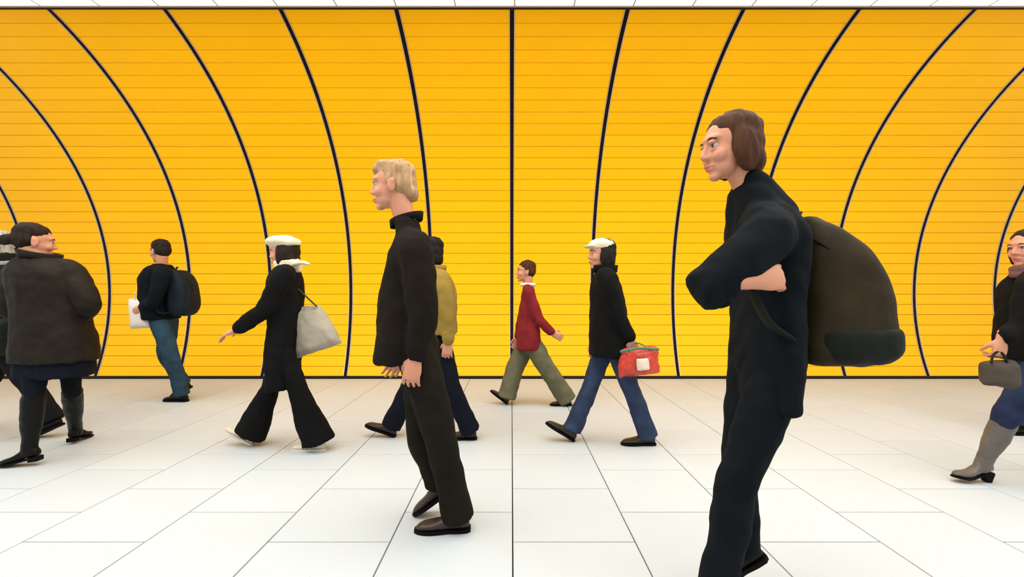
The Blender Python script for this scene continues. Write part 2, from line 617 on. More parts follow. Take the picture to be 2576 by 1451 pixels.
def face_details(c, ax, s, parent, origin, browmat):
    L = lambda p: np.asarray(c) + (np.asarray(p, float) * s) @ ax
    for q in (-1, 1):
        e = hard('eye', [blob(L((.0695, q * .031, .006)), (.0122 * s,) * 3, ax, 12, 8)], M['eye_white'], parent, origin)
        hard('iris', [blob(L((.0788, q * .031, .006)), (.0046 * s, .0075 * s, .0072 * s), ax, 10, 6)], M['iris'], e, origin)
        hard('eyebrow', [tube([L((.086, q * .014, .026)), L((.086, q * .032, .031)), L((.074, q * .050, .025))], [.004 * s, .0045 * s, .003 * s], seg=6, per=3)], browmat, parent, origin)
    hard('lips', [tube([L((.080, -.024, -.064)), L((.094, -.008, -.061)), L((.094, .008, -.061)), L((.080, .024, -.064))], [.003 * s, .006 * s, .006 * s, .003 * s], seg=8, per=3),
                  tube([L((.080, -.022, -.067)), L((.092, 0, -.072)), L((.080, .022, -.067))], [.003 * s, .0065 * s, .003 * s], seg=8, per=3)], M['lips'], parent, origin)


def hair_parts(c, ax, s, style):
    L = lambda p: np.asarray(c) + (np.asarray(p, float) * s) @ ax
    B = lambda p, r: blob(L(p), np.asarray(r) * s, ax, 18, 12)
    cap = [B((-.024, 0, .058), (.098, .082, .072)), B((-.052, 0, .010), (.066, .080, .080))]
    if style == 'short':
        return cap + [B((-.01, .066, .022), (.030, .018, .036)), B((-.01, -.066, .022), (.030, .018, .036))]
    if style == 'wavy':
        return cap + [B((.022, 0, .098), (.062, .066, .030)), B((.052, 0, .078), (.038, .060, .026)), B((-.09, 0, -.04), (.030, .060, .045)), B((-.01, .068, .02), (.032, .018, .040)), B((-.01, -.068, .02), (.032, .018, .040))]
    if style == 'bob':
        return cap + [B((-.050, 0, -.050), (.062, .084, .080)), B((-.014, .074, -.025), (.048, .025, .085)), B((-.014, -.074, -.025), (.048, .025, .085))]
    if style == 'long':
        return cap + [B((-.060, 0, -.060), (.062, .086, .100)), B((-.085, 0, -.13), (.048, .070, .09)), B((-.022, .072, -.05), (.046, .025, .11)), B((-.022, -.072, -.05), (.046, .025, .11))]
    if style == 'tied':
        return cap + [B((-.095, 0, .0), (.040, .042, .042)), tube([L((-.11, 0, .0)), L((-.15, .03, -.02)), L((-.17, .09, -.03))], [.036 * s, .030 * s, .012 * s])]
    return cap


def foot_frame(f, spec):
    """spec: heel pixel column, depth shift, lift, pitch (toe up), yaw vector -> heel point and axes"""
    hx, dy, lift, pitch, fwd = spec
    d = f['z'] + dy
    heel = np.array([(hx - CX) * d / F, d, lift])
    fw = unit((fwd[0], fwd[1], 0))
    a = math.radians(pitch)
    t = fw * math.cos(a) + np.array([0, 0, 1]) * math.sin(a)
    u = -fw * math.sin(a) + np.array([0, 0, 1]) * math.cos(a)
    return heel, np.array([t, np.cross(u, t), u])


def shoe(f, heel, ax, ln, up_mat, sole_mat, knee=None, kind='shoe', shaft=None):
    """low shoe, or boot with a shaft up to `shaft` (fraction of the way to the knee)"""
    s = ln / 0.27
    hh = {'shoe': 0.0, 'boot': 0.022, 'heel': 0.055}[kind]
    rise = lambda x: hh * max(0.0, min(1.0, (0.17 - x) / 0.13))
    L = lambda x, y, z: heel + (np.array([x * s, y * s, z * s + rise(x)])) @ ax
    rows = [(0.004, .022, .060), (.03, .034, .082), (.07, .035, .092), (.11, .036, .080), (.15, .041, .062), (.19, .044, .052), (.225, .040, .046), (.25, .030, .038), (.265, .016, .026)]
    V, Fc = [], []
    seg = 14
    for x, hw, top in rows:
        for j in range(seg):
            w = 2 * math.pi * j / seg
            y = hw * math.copysign(abs(math.cos(w)) ** .75, math.cos(w))
            z = (.014 + (top - .014) * (0.5 + 0.5 * math.copysign(abs(math.sin(w)) ** .7, math.sin(w))))
            V.append(L(x, y, z))
    for i in range(len(rows) - 1):
        for j in range(seg):
            k = (j + 1) % seg
            Fc.append((i * seg + j, i * seg + k, (i + 1) * seg + k, (i + 1) * seg + j))
    n = len(V)
    V.append(L(.0, 0, .035)); V.append(L(.27, 0, .02))
    for j in range(seg):
        k = (j + 1) % seg
        Fc.append((n, k, j)); Fc.append((n + 1, n - seg + j, n - seg + k))
    parts = [(V, Fc)]
    ankle = L(.062, 0, .085)
    if kind == 'shoe':
        parts.append(tube([L(.06, 0, .05), L(.055, 0, .098)], [(.046 * s, .036 * s), (.042 * s, .034 * s)], ref=ax[1]))
    else:
        k = np.asarray(knee)
        top = ankle + (k - ankle) * shaft
        mid = ankle + (k - ankle) * shaft * .55
        parts.append(tube([L(.07, 0, .05), ankle, ankle + (k - ankle) * .18, mid, top], [(.050, .038), (.046, .040), (.047, .043), (.062, .056), (.066, .060)], ref=ax[1]))
    o = soft('shoe' if kind == 'shoe' else 'boot', parts, up_mat, f['root'], f['o'], voxel=0.0065, smooth=3, fold=0.0035 if kind != 'shoe' else 0.0015, freq=(14, 14, 16))
    # sole
    xs = [(-.004, .020), (.012, .033), (.05, .037), (.10, .035), (.15, .043), (.19, .047), (.225, .043), (.253, .032), (.272, .014)]
    out = [(x, hw) for x, hw in xs] + [(x, -hw) for x, hw in reversed(xs)]
    t = .018 if kind == 'shoe' else .009
    Vs = [L(x, y, 0.0) for x, y in out] + [L(x, y, t) for x, y in out]
    m_ = len(out)
    Fs = [(j, (j + 1) % m_, m_ + (j + 1) % m_, m_ + j) for j in range(m_)] + [tuple(range(m_))[::-1], tuple(range(m_, 2 * m_))]
    hard('sole', [(Vs, Fs)], sole_mat, o, f['o'], smooth=False)
    if kind != 'shoe':
        B = lambda x, y, z: heel + np.array([x, y, z]) @ ax
        w1, w0 = .026, (.017 if kind == 'heel' else .026)
        x1, x0 = .062, (.034 if kind == 'heel' else .060)
        Vh = [B(0.004, -w0, 0), B(x0, -w0, 0), B(x0, w0, 0), B(.004, w0, 0), B(0, -w1, hh + .004), B(x1, -w1, hh + .002), B(x1, w1, hh + .002), B(0, w1, hh + .004)]
        hard('heel', [(Vh, [(0, 3, 2, 1), (4, 5, 6, 7), (0, 1, 5, 4), (1, 2, 6, 5), (2, 3, 7, 6), (3, 0, 4, 7)])], sole_mat, o, f['o'], smooth=False)
    else:
        for q in range(3):
            x = .105 + q * .018
            tz = .083 - q * .009
            hard('lace', [tube([L(x, -.020, tz - .010), L(x + .004, 0, tz), L(x, .020, tz - .010)], [.0028] * 3, seg=6, per=3)], M['lace'], o, f['o'])
    return o, ankle


# ------------------------------------------------------------------ a walking person
def person(label, z, head, face, hair, hairmat, arms, legs, torso, top_name, top_mat, trouser_mat, trouser_r, shoe_kind='shoe', shoe_mat='dark_brown_leather', shoe_len=.27,
           neck=None, head_s=1.0, vox=.012, body_vox=.0065, fwd=(-1, 0), hips=None, head_up=(0, 0, 1), seed=1.0, skirt=None, legwear='trousers', shaft=.85, yaw=0.0, hat=None, extra_top=None, top_fold=.012, back=False):
    """torso: rings (pixel row, left column, right column, half depth) from hem to collar;
    arms: {name: (shoulder, elbow, wrist, hand dir, palm, thumb, curl)} in (column, row, depth shift)"""
    f = {'z': z}
    Q = lambda a: pix(a[0], a[1], z + (a[2] if len(a) > 2 else 0))
    hc = Q(head)
    hp = Q(hips)
    origin = np.array([hp[0], z, 0.0])
    root = bpy.data.objects.new('person', None)
    COL.objects.link(root)
    root.location = origin
    root.empty_display_size = 0.2
    tag(root, label, 'person')
    f['root'], f['o'] = root, origin
    ax = head_axes(face, head_up)
    nb = Q(neck)
    f.update(head=hc, ax=ax, s=head_s, neck=nb)
    body = head_parts(hc, ax, head_s)
    nk = hc + (np.array([-.028, 0, -.060]) * head_s) @ ax
    body.append(tube([nk, nk * .5 + nb * .5, nb], [.056 * head_s, .054 * head_s, .050 * head_s]))
    body.append(tube([nb, nb * .5 + hp * .5, hp], [.045, .065, .07]))
    sleeves, tl = [], []
    for a in arms:
        sh, el, wr = Q(a['sh']), Q(a['el']), Q(a['wr'])
        body.append(tube([nb * .5 + sh * .5, sh, el, wr], [.034, .034, .030, .022]))
        body += hand_parts(wr, a['d'], a['n'], a['w'], a.get('curl', .5), a.get('s', 1.0))
        cuff = wr + (el - wr) * a.get('bare', .04)
        r = a.get('r', (.078, .066, .056, .050))
        sleeves.append(tube([nb * .45 + sh * .55, sh, el + (sh - el) * .02, cuff * .5 + el * .5, cuff], [r[0] * .85, r[0], r[1], r[2], r[3]], per=6))
    feet = []
    fw3 = np.array([fwd[0], fwd[1], 0.0])
    lat = np.array([-fw3[1], fw3[0], 0.0])
    for q, l in enumerate(legs):
        kn = Q(l['knee'])
        heel, fax = foot_frame(f, l['foot'])
        so, ankle = shoe(f, heel, fax, shoe_len, M[shoe_mat], M[l.get('sole', 'sole_rubber')], knee=kn, kind=shoe_kind, shaft=shaft)
        hj = hp + np.array([0, l['hip_dy'], 0]) + np.array([l.get('hip_dx', 0), 0, 0])
        body.append(tube([hj, kn, ankle] + ([ankle + fax[0] * .08 - fax[2] * .045] if shoe_kind == 'shoe' else []), [.066, .046, .028] + ([.02] if shoe_kind == 'shoe' else [])))
        rr = list(l.get('r', trouser_r)); rr[0] = rr[0] * .82
        if legwear == 'trousers':
            end = ankle + (ankle - kn) / np.linalg.norm(ankle - kn) * l.get('drop', .02)
            tl.append(tube([hj * .93 + hp * .07, hj * .6 + kn * .4, kn, kn * .5 + end * .5, end], rr, per=6, flat_end=True))
        else:
            top = ankle + (kn - ankle) * shaft
            tl.append(tube([hj * .93 + hp * .07, hj * .5 + kn * .5, kn, top * .9 + ankle * .1], rr, per=6))
    soft('body', body, M['skin'], root, origin, voxel=body_vox, smooth=2, post=socket_post(hc, ax, head_s))
    face_details(hc, ax, head_s, root, origin, M[hairmat])
    if hair:
        soft('hair', hair_parts(hc, ax, head_s, hair), M[hairmat], root, origin, voxel=.008, smooth=3, fold=.004, fine=.006, freq=(9, 9, 3), seed=seed)
    tl.append(blob(hp, (.105, .13, .10)))
    soft(legwear, tl, M[trouser_mat], root, origin, voxel=vox, smooth=3, fold=.010, freq=(8, 8, 7), seed=seed + 3)
    k = z / F
    rings = [(pix((xl + xr) / 2, y, z), (xr - xl) / 2 * k, max(hd, .195) if i < 2 and len(torso) > 2 and z > 0 and not back else hd) for i, (y, xl, xr, hd) in enumerate(torso)]
    f['rings'] = rings
    tops = [loft(rings, yaw=yaw)] + sleeves + (extra_top(f, Q) if extra_top else [])
    soft(top_name, tops, M[top_mat], root, origin, voxel=vox, smooth=5, fold=top_fold, freq=(9, 9, 7), seed=seed + 9)
    if skirt:
        srings = [(pix((xl + xr) / 2, y, z), (xr - xl) / 2 * k, hd) for y, xl, xr, hd in skirt[2]]
        soft(skirt[0], [loft(srings)], M[skirt[1]], root, origin, voxel=vox, smooth=3, fold=.01, freq=(12, 12, 2), seed=seed + 5)
    return f


def collar(f, c, r, h, material, name='collar', tilt=(0, 0), thick=.014, n=20, open_dir=None, flare=1.1):
    """upstanding band around the neck"""
    V, Fc = [], []
    for i in range(n + 1):
        w = 2 * math.pi * i / n
        for rr, zz in ((1.0, 0), (flare, h), (flare + thick / r, h * .96), (1 + thick / r, -0.01)):
            x, y = math.cos(w) * r * rr, math.sin(w) * r * rr * .95
            V.append(np.asarray(c) + np.array([x, y, zz + x * tilt[0] + y * tilt[1]]))
        if i:
            a, b_ = (i - 1) * 4, i * 4
            for j in range(4):
                Fc.append((a + j, a + (j + 1) % 4, b_ + (j + 1) % 4, b_ + j))
    return hard(name, [(V, Fc)], material, f['root'], f['o'])


def scarf(f, c, r, t, material, tilt=(0, 0), name='scarf', turns=2, tail=None):
    pts = []
    for i in range(turns * 14 + 1):
        w = 2 * math.pi * i / 14
        x, y = math.cos(w) * r, math.sin(w) * r * .9
        pts.append(np.asarray(c) + np.array([x, y, (i / 14 - turns / 2) * t * 1.1 + x * tilt[0] + y * tilt[1]]))
    parts = [tube(pts, [t] * len(pts), seg=10, per=2, ref=(0, 0, 1))]
    if tail is not None:
        parts.append(tube(tail, [(t * .5, t)] * len(tail), seg=10))
    return soft(name, parts, material, f['root'], f['o'], voxel=.009, smooth=2, fold=.006, freq=(20, 20, 20))


def bag_root(name, label, cat, loc):
    r = bpy.data.objects.new(name, None)
    COL.objects.link(r); r.location = loc; r.empty_display_size = .1
    tag(r, label, cat)
    return r


def slab(corners, thick, puff=0.0, nrm=(0, 1, 0), n=8):
    """bag panel: quad of four corners (tl, tr, br, bl) with thickness along nrm, bulging by puff"""
    c = [np.asarray(p, float) for p in corners]
    nrm = np.asarray(nrm, float)
    V, Fc = [], []
    for sd in (-1, 1):
        for i in range(n + 1):
            for j in range(n + 1):
                u, v = j / n, i / n
                p = (c[0] * (1 - u) + c[1] * u) * (1 - v) + (c[3] * (1 - u) + c[2] * u) * v
                e = min(1.0, 5 * min(u, 1 - u) + .35) * min(1.0, 5 * min(v, 1 - v) + .35)
                b_ = (4 * u * (1 - u)) * (4 * v * (1 - v))
                V.append(p + nrm * sd * (thick / 2 * e + puff * b_))
    m_ = (n + 1) ** 2
    for s_ in range(2):
        for i in range(n):
            for j in range(n):
                a = s_ * m_ + i * (n + 1) + j
                q = (a, a + 1, a + n + 2, a + n + 1)
                Fc.append(q if s_ else q[::-1])
    edge = [j for j in range(n + 1)] + [(i + 1) * (n + 1) - 1 for i in range(1, n + 1)] + [n * (n + 1) + j for j in range(n - 1, -1, -1)] + [i * (n + 1) for i in range(n - 1, 0, -1)]
    for q in range(len(edge)):
        a, b_ = edge[q], edge[(q + 1) % len(edge)]
        Fc.append((a, b_, m_ + b_, m_ + a))
    return V, Fc


UP = np.array([0, 0, 1.0])
# ------------------------------------------------------------------ the passers-by
W = (-1, 0)


def hat_soft(f, name, blobs, material):
    c, ax, s = f['head'], f['ax'], f['s']
    parts = [blob(c + (np.asarray(p) * s) @ ax, np.asarray(r) * s, ax, 18, 12) for p, r in blobs]
    return soft(name, parts, material, f['root'], f['o'], voxel=.008, smooth=3, fold=.004, freq=(14, 14, 14))


def backpack(name, label, z, rings, pocket, body_mat, pocket_mat, strap_pts, zip_row, handle, seedv, vox=.012):
    k = z / F
    mk = lambda rr: [(pix((xl + xr) / 2, y, z), (xr - xl) / 2 * k, hd) for y, xl, xr, hd in rr]
    base = pix((rings[0][1] + rings[0][2]) / 2, rings[0][0], z)
    r = bag_root(name, label, 'backpack', base)
    soft('pack_body', [loft(mk(rings), p=.6)], M[body_mat], r, base, voxel=vox, smooth=4, fold=.008, freq=(7, 7, 7), seed=seedv)
    soft('front_pocket', [loft(mk(pocket), p=.6)], M[pocket_mat], r, base, voxel=vox, smooth=4, fold=.006, freq=(9, 9, 9), seed=seedv + 2)
    for pts in strap_pts:
        P = [pix(a[0], a[1], z + a[2]) for a in pts]
        hard('shoulder_strap', [tube(P, [(.009, .027)] * len(P), seg=10, per=6)], M[pocket_mat], r, base)
    P = [pix(a[0], a[1], z + a[2]) for a in handle]
    hard('carry_loop', [tube(P, [(.006, .012)] * len(P), seg=8, per=5)], M[pocket_mat], r, base)
    P = [pix(a[0], a[1], z + a[2]) for a in zip_row]
    hard('zip', [tube(P, [.005] * len(P), seg=6, per=5)], M['sole_rubber'], r, base)
    return r


# 1 -- brown coat, seen from behind
f = person('person in dark brown leather coat, dark skirt and tall black boots, seen from behind', 3.12,
           head=(90, 608), face=(.62, .75, -.12), hair='tied', hairmat='dark_hair', neck=(98, 652), hips=(138, 852), fwd=(-.4, .9),
           arms=[dict(sh=(180, 690, 0), el=(222, 768, -.02), wr=(196, 800, .2), d=(-.4, .9, .1), n=(-1, 0, 0), w=(0, 0, 1), r=(.088, .074, .062, .056)),
                 dict(sh=(45, 690, 0), el=(26, 772, 0), wr=(50, 800, .2), d=(.2, .9, .1), n=(1, 0, 0), w=(0, 0, 1), r=(.085, .07, .06, .055))],
           legs=[dict(knee=(86, 985, -.12), hip_dy=-.03, hip_dx=-.09, foot=(103, -.10, .035, -7, (-1, -.12))),
                 dict(knee=(180, 972, .12), hip_dy=.03, hip_dx=.09, foot=(176, .30, .02, -4, (-.28, 1)))],
           torso=[(908, 46, 234, .185), (850, 48, 225, .18), (780, 52, 208, .165), (720, 40, 202, .17), (682, 30, 198, .15), (660, 48, 162, .12), (642, 66, 134, .08)],
           top_name='coat', top_mat='brown_leather_coat', trouser_mat='black_navy', trouser_r=[.088, .072, .056, .048], legwear='tights', shoe_kind='boot', shoe_mat='black_leather', shoe_len=.25, shaft=.88,
           back=True, skirt=('skirt', 'dark_navy', [(946, 58, 220, .165), (915, 52, 222, .165), (880, 60, 215, .15)]), seed=1.3)
collar(f, pix(100, 652, 3.12), .095, .055, M['brown_leather_coat'], flare=1.18, tilt=(-.2, 0))

# 2 -- at the left edge
f = person('grey-haired person in black coat and green scarf at left edge behind the brown coat', 3.66,
           head=(2, 620), face=(-1, .1, 0), hair='bob', hairmat='grey_hair', neck=(8, 662), hips=(12, 838),
           arms=[dict(sh=(8, 708, -.18), el=(4, 785, -.2), wr=(-22, 845, -.18), d=(-.4, 0, -.9), n=(0, 1, 0), w=(-1, 0, 0), curl=.9),
                 dict(sh=(8, 708, .18), el=(10, 785, .2), wr=(-10, 850, .18), d=(-.4, 0, -.9), n=(0, -1, 0), w=(-1, 0, 0))],
           legs=[dict(knee=(72, 962, -.07), hip_dy=-.08, foot=(158, -.05, .10, -24, W)),
                 dict(knee=(-36, 965, .08), hip_dy=.08, foot=(-66, .08, 0, 18, W))],
           torso=[(905, -46, 42, .18), (820, -44, 44, .18), (740, -42, 44, .18), (702, -34, 42, .19), (675, -18, 32, .13), (658, -8, 24, .08)],
           top_name='coat', top_mat='black_wool', trouser_mat='charcoal_cloth', trouser_r=[.098, .085, .075, .075, .08], shoe_mat='black_leather', shoe_len=.26, seed=2.1)
scarf(f, pix(8, 652, 3.66), .078, .028, M['dark_green_scarf'])
scarf(f, pix(9, 672, 3.66), .105, .026, M['pale_grey_cloth'], name='shawl', turns=2)
zb = 3.38
base = pix(-14, 895, zb)
r = bag_root('handbag', 'dark handbag carried beside the grey-haired person at left edge', 'bag', base)
soft('bag_body', [slab([pix(-60, 800, zb), pix(32, 800, zb), pix(36, 895, zb), pix(-62, 895, zb)], .09, .02)], M['dark_green_nylon'], r, base, voxel=.012, fold=.006)
hard('handle', [tube([pix(-40, 802, zb), pix(-36, 740, zb), pix(-8, 715, zb + .02), pix(10, 745, zb), pix(14, 802, zb)], [.009] * 5, seg=8)], M['black_leather'], r, base)

# 3 -- backpack and paper bag
z3 = 4.81
f = person('person in black top and teal jeans with dark backpack, carrying a flat white bag', z3,
           head=(402, 632), face=(-.95, .3, -.1), hair='short', hairmat='dark_hair', neck=(408, 670), hips=(413, 798),
           arms=[dict(sh=(408, 692, -.2), el=(388, 758, -.22), wr=(358, 772, -.16), d=(-.8, 0, -.5), n=(0, 1, 0), w=(0, 0, 1), curl=.9),
                 dict(sh=(412, 692, .2), el=(408, 755, .22), wr=(372, 775, .18), d=(-.8, 0, -.3), n=(0, -1, 0), w=(0, 0, 1))],
           legs=[dict(knee=(428, 888, -.08), hip_dy=-.085, foot=(472, .0, 0, 0, (-1, .1))),
                 dict(knee=(416, 888, .08), hip_dy=.085, foot=(482, .12, .13, -32, W))],
           torso=[(802, 374, 440, .155), (740, 364, 436, .17), (702, 364, 434, .19), (678, 376, 430, .16), (664, 392, 424, .08)],
           top_name='sweater', top_mat='black_navy', trouser_mat='teal_jeans', trouser_r=[.10, .09, .078, .074, .078], shoe_mat='black_leather', shoe_len=.28, seed=3.7, vox=.014)
backpack('backpack', 'dark blue-black backpack on the back of the person in teal jeans', z3,
         [(794, 440, 476, .12), (775, 437, 487, .15), (735, 436, 488, .155), (700, 436, 478, .14), (680, 438, 462, .10)],
         [(790, 455, 484, .10), (770, 456, 493, .115), (740, 458, 492, .11), (725, 460, 482, .09)],
         'blue_black_nylon', 'blue_black_nylon',
         [[(436, 690, -.10), (418, 672, -.12), (390, 692, -.15), (376, 735, -.15), (400, 785, -.17), (434, 784, -.12)],
          [(436, 690, .10), (418, 672, .12), (392, 692, .15), (378, 735, .15), (400, 785, .17), (434, 784, .12)]],
         [(470, 700, -.13), (482, 722, -.145), (485, 732, 0), (482, 722, .145)], [(438, 682, -.03), (446, 672, 0), (440, 682, .03)], 1.5, vox=.014)
zb = z3 - .12
base = pix(350, 826, zb)
r = bag_root('paper_bag', 'flat white paper bag held in front of the person in teal jeans', 'bag', base)
hard('bag_body', [slab([pix(324, 752, zb), pix(374, 748, zb), pix(378, 824, zb), pix(330, 827, zb)], .07, .012)], M['white_paper'], r, base)
for q in (-.028, .028):
    hard('handle', [tube([pix(338, 753, zb + q), pix(340, 738, zb + q), pix(348, 732, zb + q * .4), pix(356, 738, zb + q), pix(359, 752, zb + q)], [.005] * 5, seg=6)], M['white_paper'], r, base)

# 4 -- white beret
z4 = 3.33
f = person('person in black coat, cream hat and flared black trousers striding with one arm stretched forward', z4,
           head=(714, 636), face=(-1, 0, -.05), hair='bob', hairmat='dark_hair', neck=(724, 676), hips=(714, 858), head_s=.97,
           arms=[dict(sh=(712, 695, -.17), el=(668, 776, -.2), wr=(598, 826, -.18), d=(-.88, 0, -.42), n=(0, .3, -1), w=(-.3, 1, .3), curl=.3),
                 dict(sh=(716, 695, .17), el=(730, 780, .19), wr=(738, 855, .17), d=(.1, 0, -1), n=(0, -1, 0), w=(-1, 0, 0))],
           legs=[dict(knee=(676, 985, .08), hip_dy=.08, foot=(636, .09, .0, 28, W), sole='cream_leather'),
                 dict(knee=(752, 985, -.06), hip_dy=-.08, foot=(818, -.02, 0, 0, W), sole='cream_leather')],
           torso=[(976, 684, 740, .165), (900, 682, 744, .165), (820, 682, 752, .165), (760, 683, 754, .17), (706, 686, 752, .18), (680, 698, 746, .13), (664, 708, 742, .075)],
           top_name='coat', top_mat='black_wool', trouser_mat='black_wool', trouser_r=[.092, .078, .072, (.10, .085), (.125, .10)], shoe_mat='cream_leather', shoe_len=.25, seed=4.2)
hat_soft(f, 'beret', [((.010, 0, .088), (.122, .110, .048)), ((.0, 0, .062), (.106, .088, .036)), ((-.06, 0, .075), (.07, .095, .045))], M['cream_wool'])
scarf(f, pix(724, 668, z4), .072, .026, M['cream_wool'], tail=[pix(742, 665, z4 - .05), pix(760, 660, z4 - .06), pix(776, 664, z4 - .06)])
zb = z4 + .05
base = pix(790, 900, zb)
r = bag_root('tote_bag', 'grey canvas tote bag swinging behind the person in cream hat', 'bag', base)
soft('bag_body', [slab([pix(742, 772, zb), pix(806, 768, zb), pix(862, 862, zb), pix(738, 906, zb)], .11, .03)], M['grey_canvas'], r, base, voxel=.011, fold=.012, freq=(8, 8, 8))
for q in (-.05, .05):
    hard('handle', [tube([pix(752, 772, zb + q), pix(736, 720, zb + q - .03), pix(722, 690, zb + q - .08 if q < 0 else zb + .05), pix(748, 724, zb + q), pix(796, 770, zb + q)], [(.005, .012)] * 5, seg=8)], M['dark_grey_canvas'], r, base)

# 6 -- olive jacket, half hidden behind the foreground man
z6 = 3.56
f = person('dark-haired person in mustard olive jacket and dark trousers behind the man in dark jacket', z6,
           head=(1080, 634), face=(-1, .1, 0), hair='bob', hairmat='black_hair', neck=(1092, 678), hips=(1106, 848), head_s=.98,
           arms=[dict(sh=(1110, 708, -.18), el=(1124, 784, -.2), wr=(1128, 856, -.18), d=(-.1, 0, -1), n=(0, 1, 0), w=(-1, 0, 0)),
                 dict(sh=(1108, 708, .18), el=(1090, 784, .2), wr=(1062, 850, .18), d=(-.4, 0, -1), n=(0, -1, 0), w=(-1, 0, 0))],
           legs=[dict(knee=(1036, 962, .07), hip_dy=.08, foot=(994, .06, 0, 20, W)),
                 dict(knee=(1134, 968, -.06), hip_dy=-.08, foot=(1199, .0, 0, 0, W))],
           torso=[(838, 1062, 1150, .165), (780, 1062, 1150, .175), (722, 1066, 1144, .185), (694, 1076, 1130, .145), (676, 1084, 1112, .075)],
           top_name='jacket', top_mat='olive_jacket', trouser_mat='dark_navy', trouser_r=[.105, .088, .076, .076, .085], shoe_mat='dark_brown_leather', shoe_len=.26, seed=6.4)
collar(f, pix(1094, 680, z6), .075, .04, M['olive_jacket'])

# 5 -- foreground man
z5 = 2.19
f = person('fair-haired person in dark brown jacket, dark trousers and brown shoes in the foreground', z5,
           head=(988, 468), face=(-1, -.05, -.08), hair='wavy', hairmat='fair_hair', neck=(1022, 566), hips=(1052, 868), body_vox=.005,
           arms=[dict(sh=(1046, 640, -.19), el=(1066, 782, -.21), wr=(1046, 896, -.2), d=(-.22, 0, -1), n=(.1, 1, 0), w=(-1, 0, 0), curl=.45, bare=.06, r=(.08, .068, .058, .05)),
                 dict(sh=(1036, 640, .19), el=(1040, 780, .21), wr=(1005, 880, .2), d=(-.35, 0, -1), n=(0, -1, 0), w=(-1, 0, 0))],
           legs=[dict(knee=(1106, 1088, -.07), hip_dy=-.09, foot=(1182, .0, 0, 0, (-1, -.06))),
                 dict(knee=(1062, 1090, .09), hip_dy=.09, foot=(1150, .14, .15, -34, W))],
           torso=[(906, 946, 1090, .165), (830, 954, 1092, .17), (740, 964, 1092, .185), (668, 980, 1086, .20), (612, 998, 1066, .15), (578, 998, 1056, .105), (552, 996, 1050, .085)],
           top_name='jacket', top_mat='dark_brown_jacket', trouser_mat='dark_brown_trousers', trouser_r=[.105, .094, .078, .074, .078], shoe_mat='brown_shoe_leather', shoe_len=.268, seed=5.5, vox=.010)
collar(f, pix(1023, 558, z5), .070, .028, M['dark_brown_jacket'], tilt=(.3, 0), flare=1.05, thick=.009)

# 7 -- red jacket
z7 = 4.64
f = person('small person in red jacket and baggy grey-green trousers, far off near the middle rib', z7,
           head=(1322, 683), face=(-1, -.1, 0), hair='short', hairmat='brown_hair', neck=(1328, 717), hips=(1332, 850), head_s=.93,
           arms=[dict(sh=(1331, 738, -.15), el=(1352, 796, -.17), wr=(1386, 836, -.17), d=(.85, 0, -.45), n=(0, 1, 0), w=(-.3, 0, .6), curl=.3, s=.9, r=(.066, .056, .05, .045)),
                 dict(sh=(1329, 738, .15), el=(1314, 798, .16), wr=(1302, 848, .15), d=(-.3, 0, -1), n=(0, -1, 0), w=(-1, 0, 0), s=.9, r=(.066, .056, .05, .045))],
           legs=[dict(knee=(1296, 925, .07), hip_dy=.07, foot=(1275, .05, 0, 38, W)),
                 dict(knee=(1374, 925, -.05), hip_dy=-.07, foot=(1438, .0, .0, 0, W))],
           torso=[(878, 1298, 1362, .15), (830, 1302, 1358, .15), (775, 1308, 1350, .155), (742, 1312, 1345, .15), (720, 1318, 1338, .075)],
           top_name='jacket', top_mat='red_jacket', trouser_mat='grey_green_trousers', trouser_r=[.098, .10, .095, .095, .10], shoe_mat='dark_brown_leather', shoe_len=.225, seed=7.1, vox=.013)
collar(f, pix(1328, 719, z7), .062, .03, M['white_paper'])

# 8 -- pale cap
z8 = 3.43
f = person('person in long black coat, pale cap and blue jeans holding a red shopping bag', z8,
           head=(1513, 640), face=(-1, -.08, 0), hair='bob', hairmat='black_hair', neck=(1521, 684), hips=(1536, 850), head_s=.97,
           arms=[dict(sh=(1528, 706, -.18), el=(1550, 786, -.2), wr=(1584, 850, -.18), d=(.35, 0, -.95), n=(0, 1, 0), w=(-1, 0, 0), curl=1.0),
                 dict(sh=(1526, 706, .18), el=(1512, 784, .2), wr=(1500, 856, .17), d=(-.2, 0, -1), n=(0, -1, 0), w=(-1, 0, 0))],
           legs=[dict(knee=(1482, 982, .08), hip_dy=.08, foot=(1443, .08, 0, 32, W)),
                 dict(knee=(1590, 984, -.06), hip_dy=-.08, foot=(1648, .0, 0, 0, W))],
           torso=[(894, 1485, 1590, .185), (820, 1485, 1580, .18), (760, 1486, 1570, .18), (714, 1489, 1558, .19), (688, 1498, 1546, .14), (670, 1506, 1538, .075)],
           top_name='coat', top_mat='black_wool', trouser_mat='blue_jeans', trouser_r=[.095, .08, .068, .07, .078], shoe_mat='dark_brown_leather', shoe_len=.262, seed=8.8)
hat_soft(f, 'cap', [((-.004, 0, .078), (.108, .090, .052)), ((.090, 0, .062), (.060, .070, .012)), ((0, 0, .055), (.104, .086, .026))], M['cream_wool'])
collar(f, pix(1522, 682, z8), .078, .045, M['black_wool'])
zb = z8 - .2
base = pix(1608, 945, zb)
r = bag_root('shopping_bag', 'red and white shopping bag with green rim hanging from hand of person in pale cap', 'bag', base)
soft('bag_body', [slab([pix(1562, 876, zb), pix(1652, 868, zb), pix(1660, 938, zb), pix(1556, 950, zb)], .08, .03)], M['red_plastic'], r, base, voxel=.009, fold=.012, freq=(14, 14, 14))
hard('rim', [tube([pix(1562, 884, zb - .05), pix(1605, 876, zb - .06), pix(1650, 878, zb - .04), pix(1652, 878, zb + .04), pix(1605, 876, zb + .06), pix(1564, 884, zb + .05), pix(1562, 884, zb - .05)], [(.006, .010)] * 7, seg=8, ref=(0, 0, 1))], M['green_plastic'], r, base)
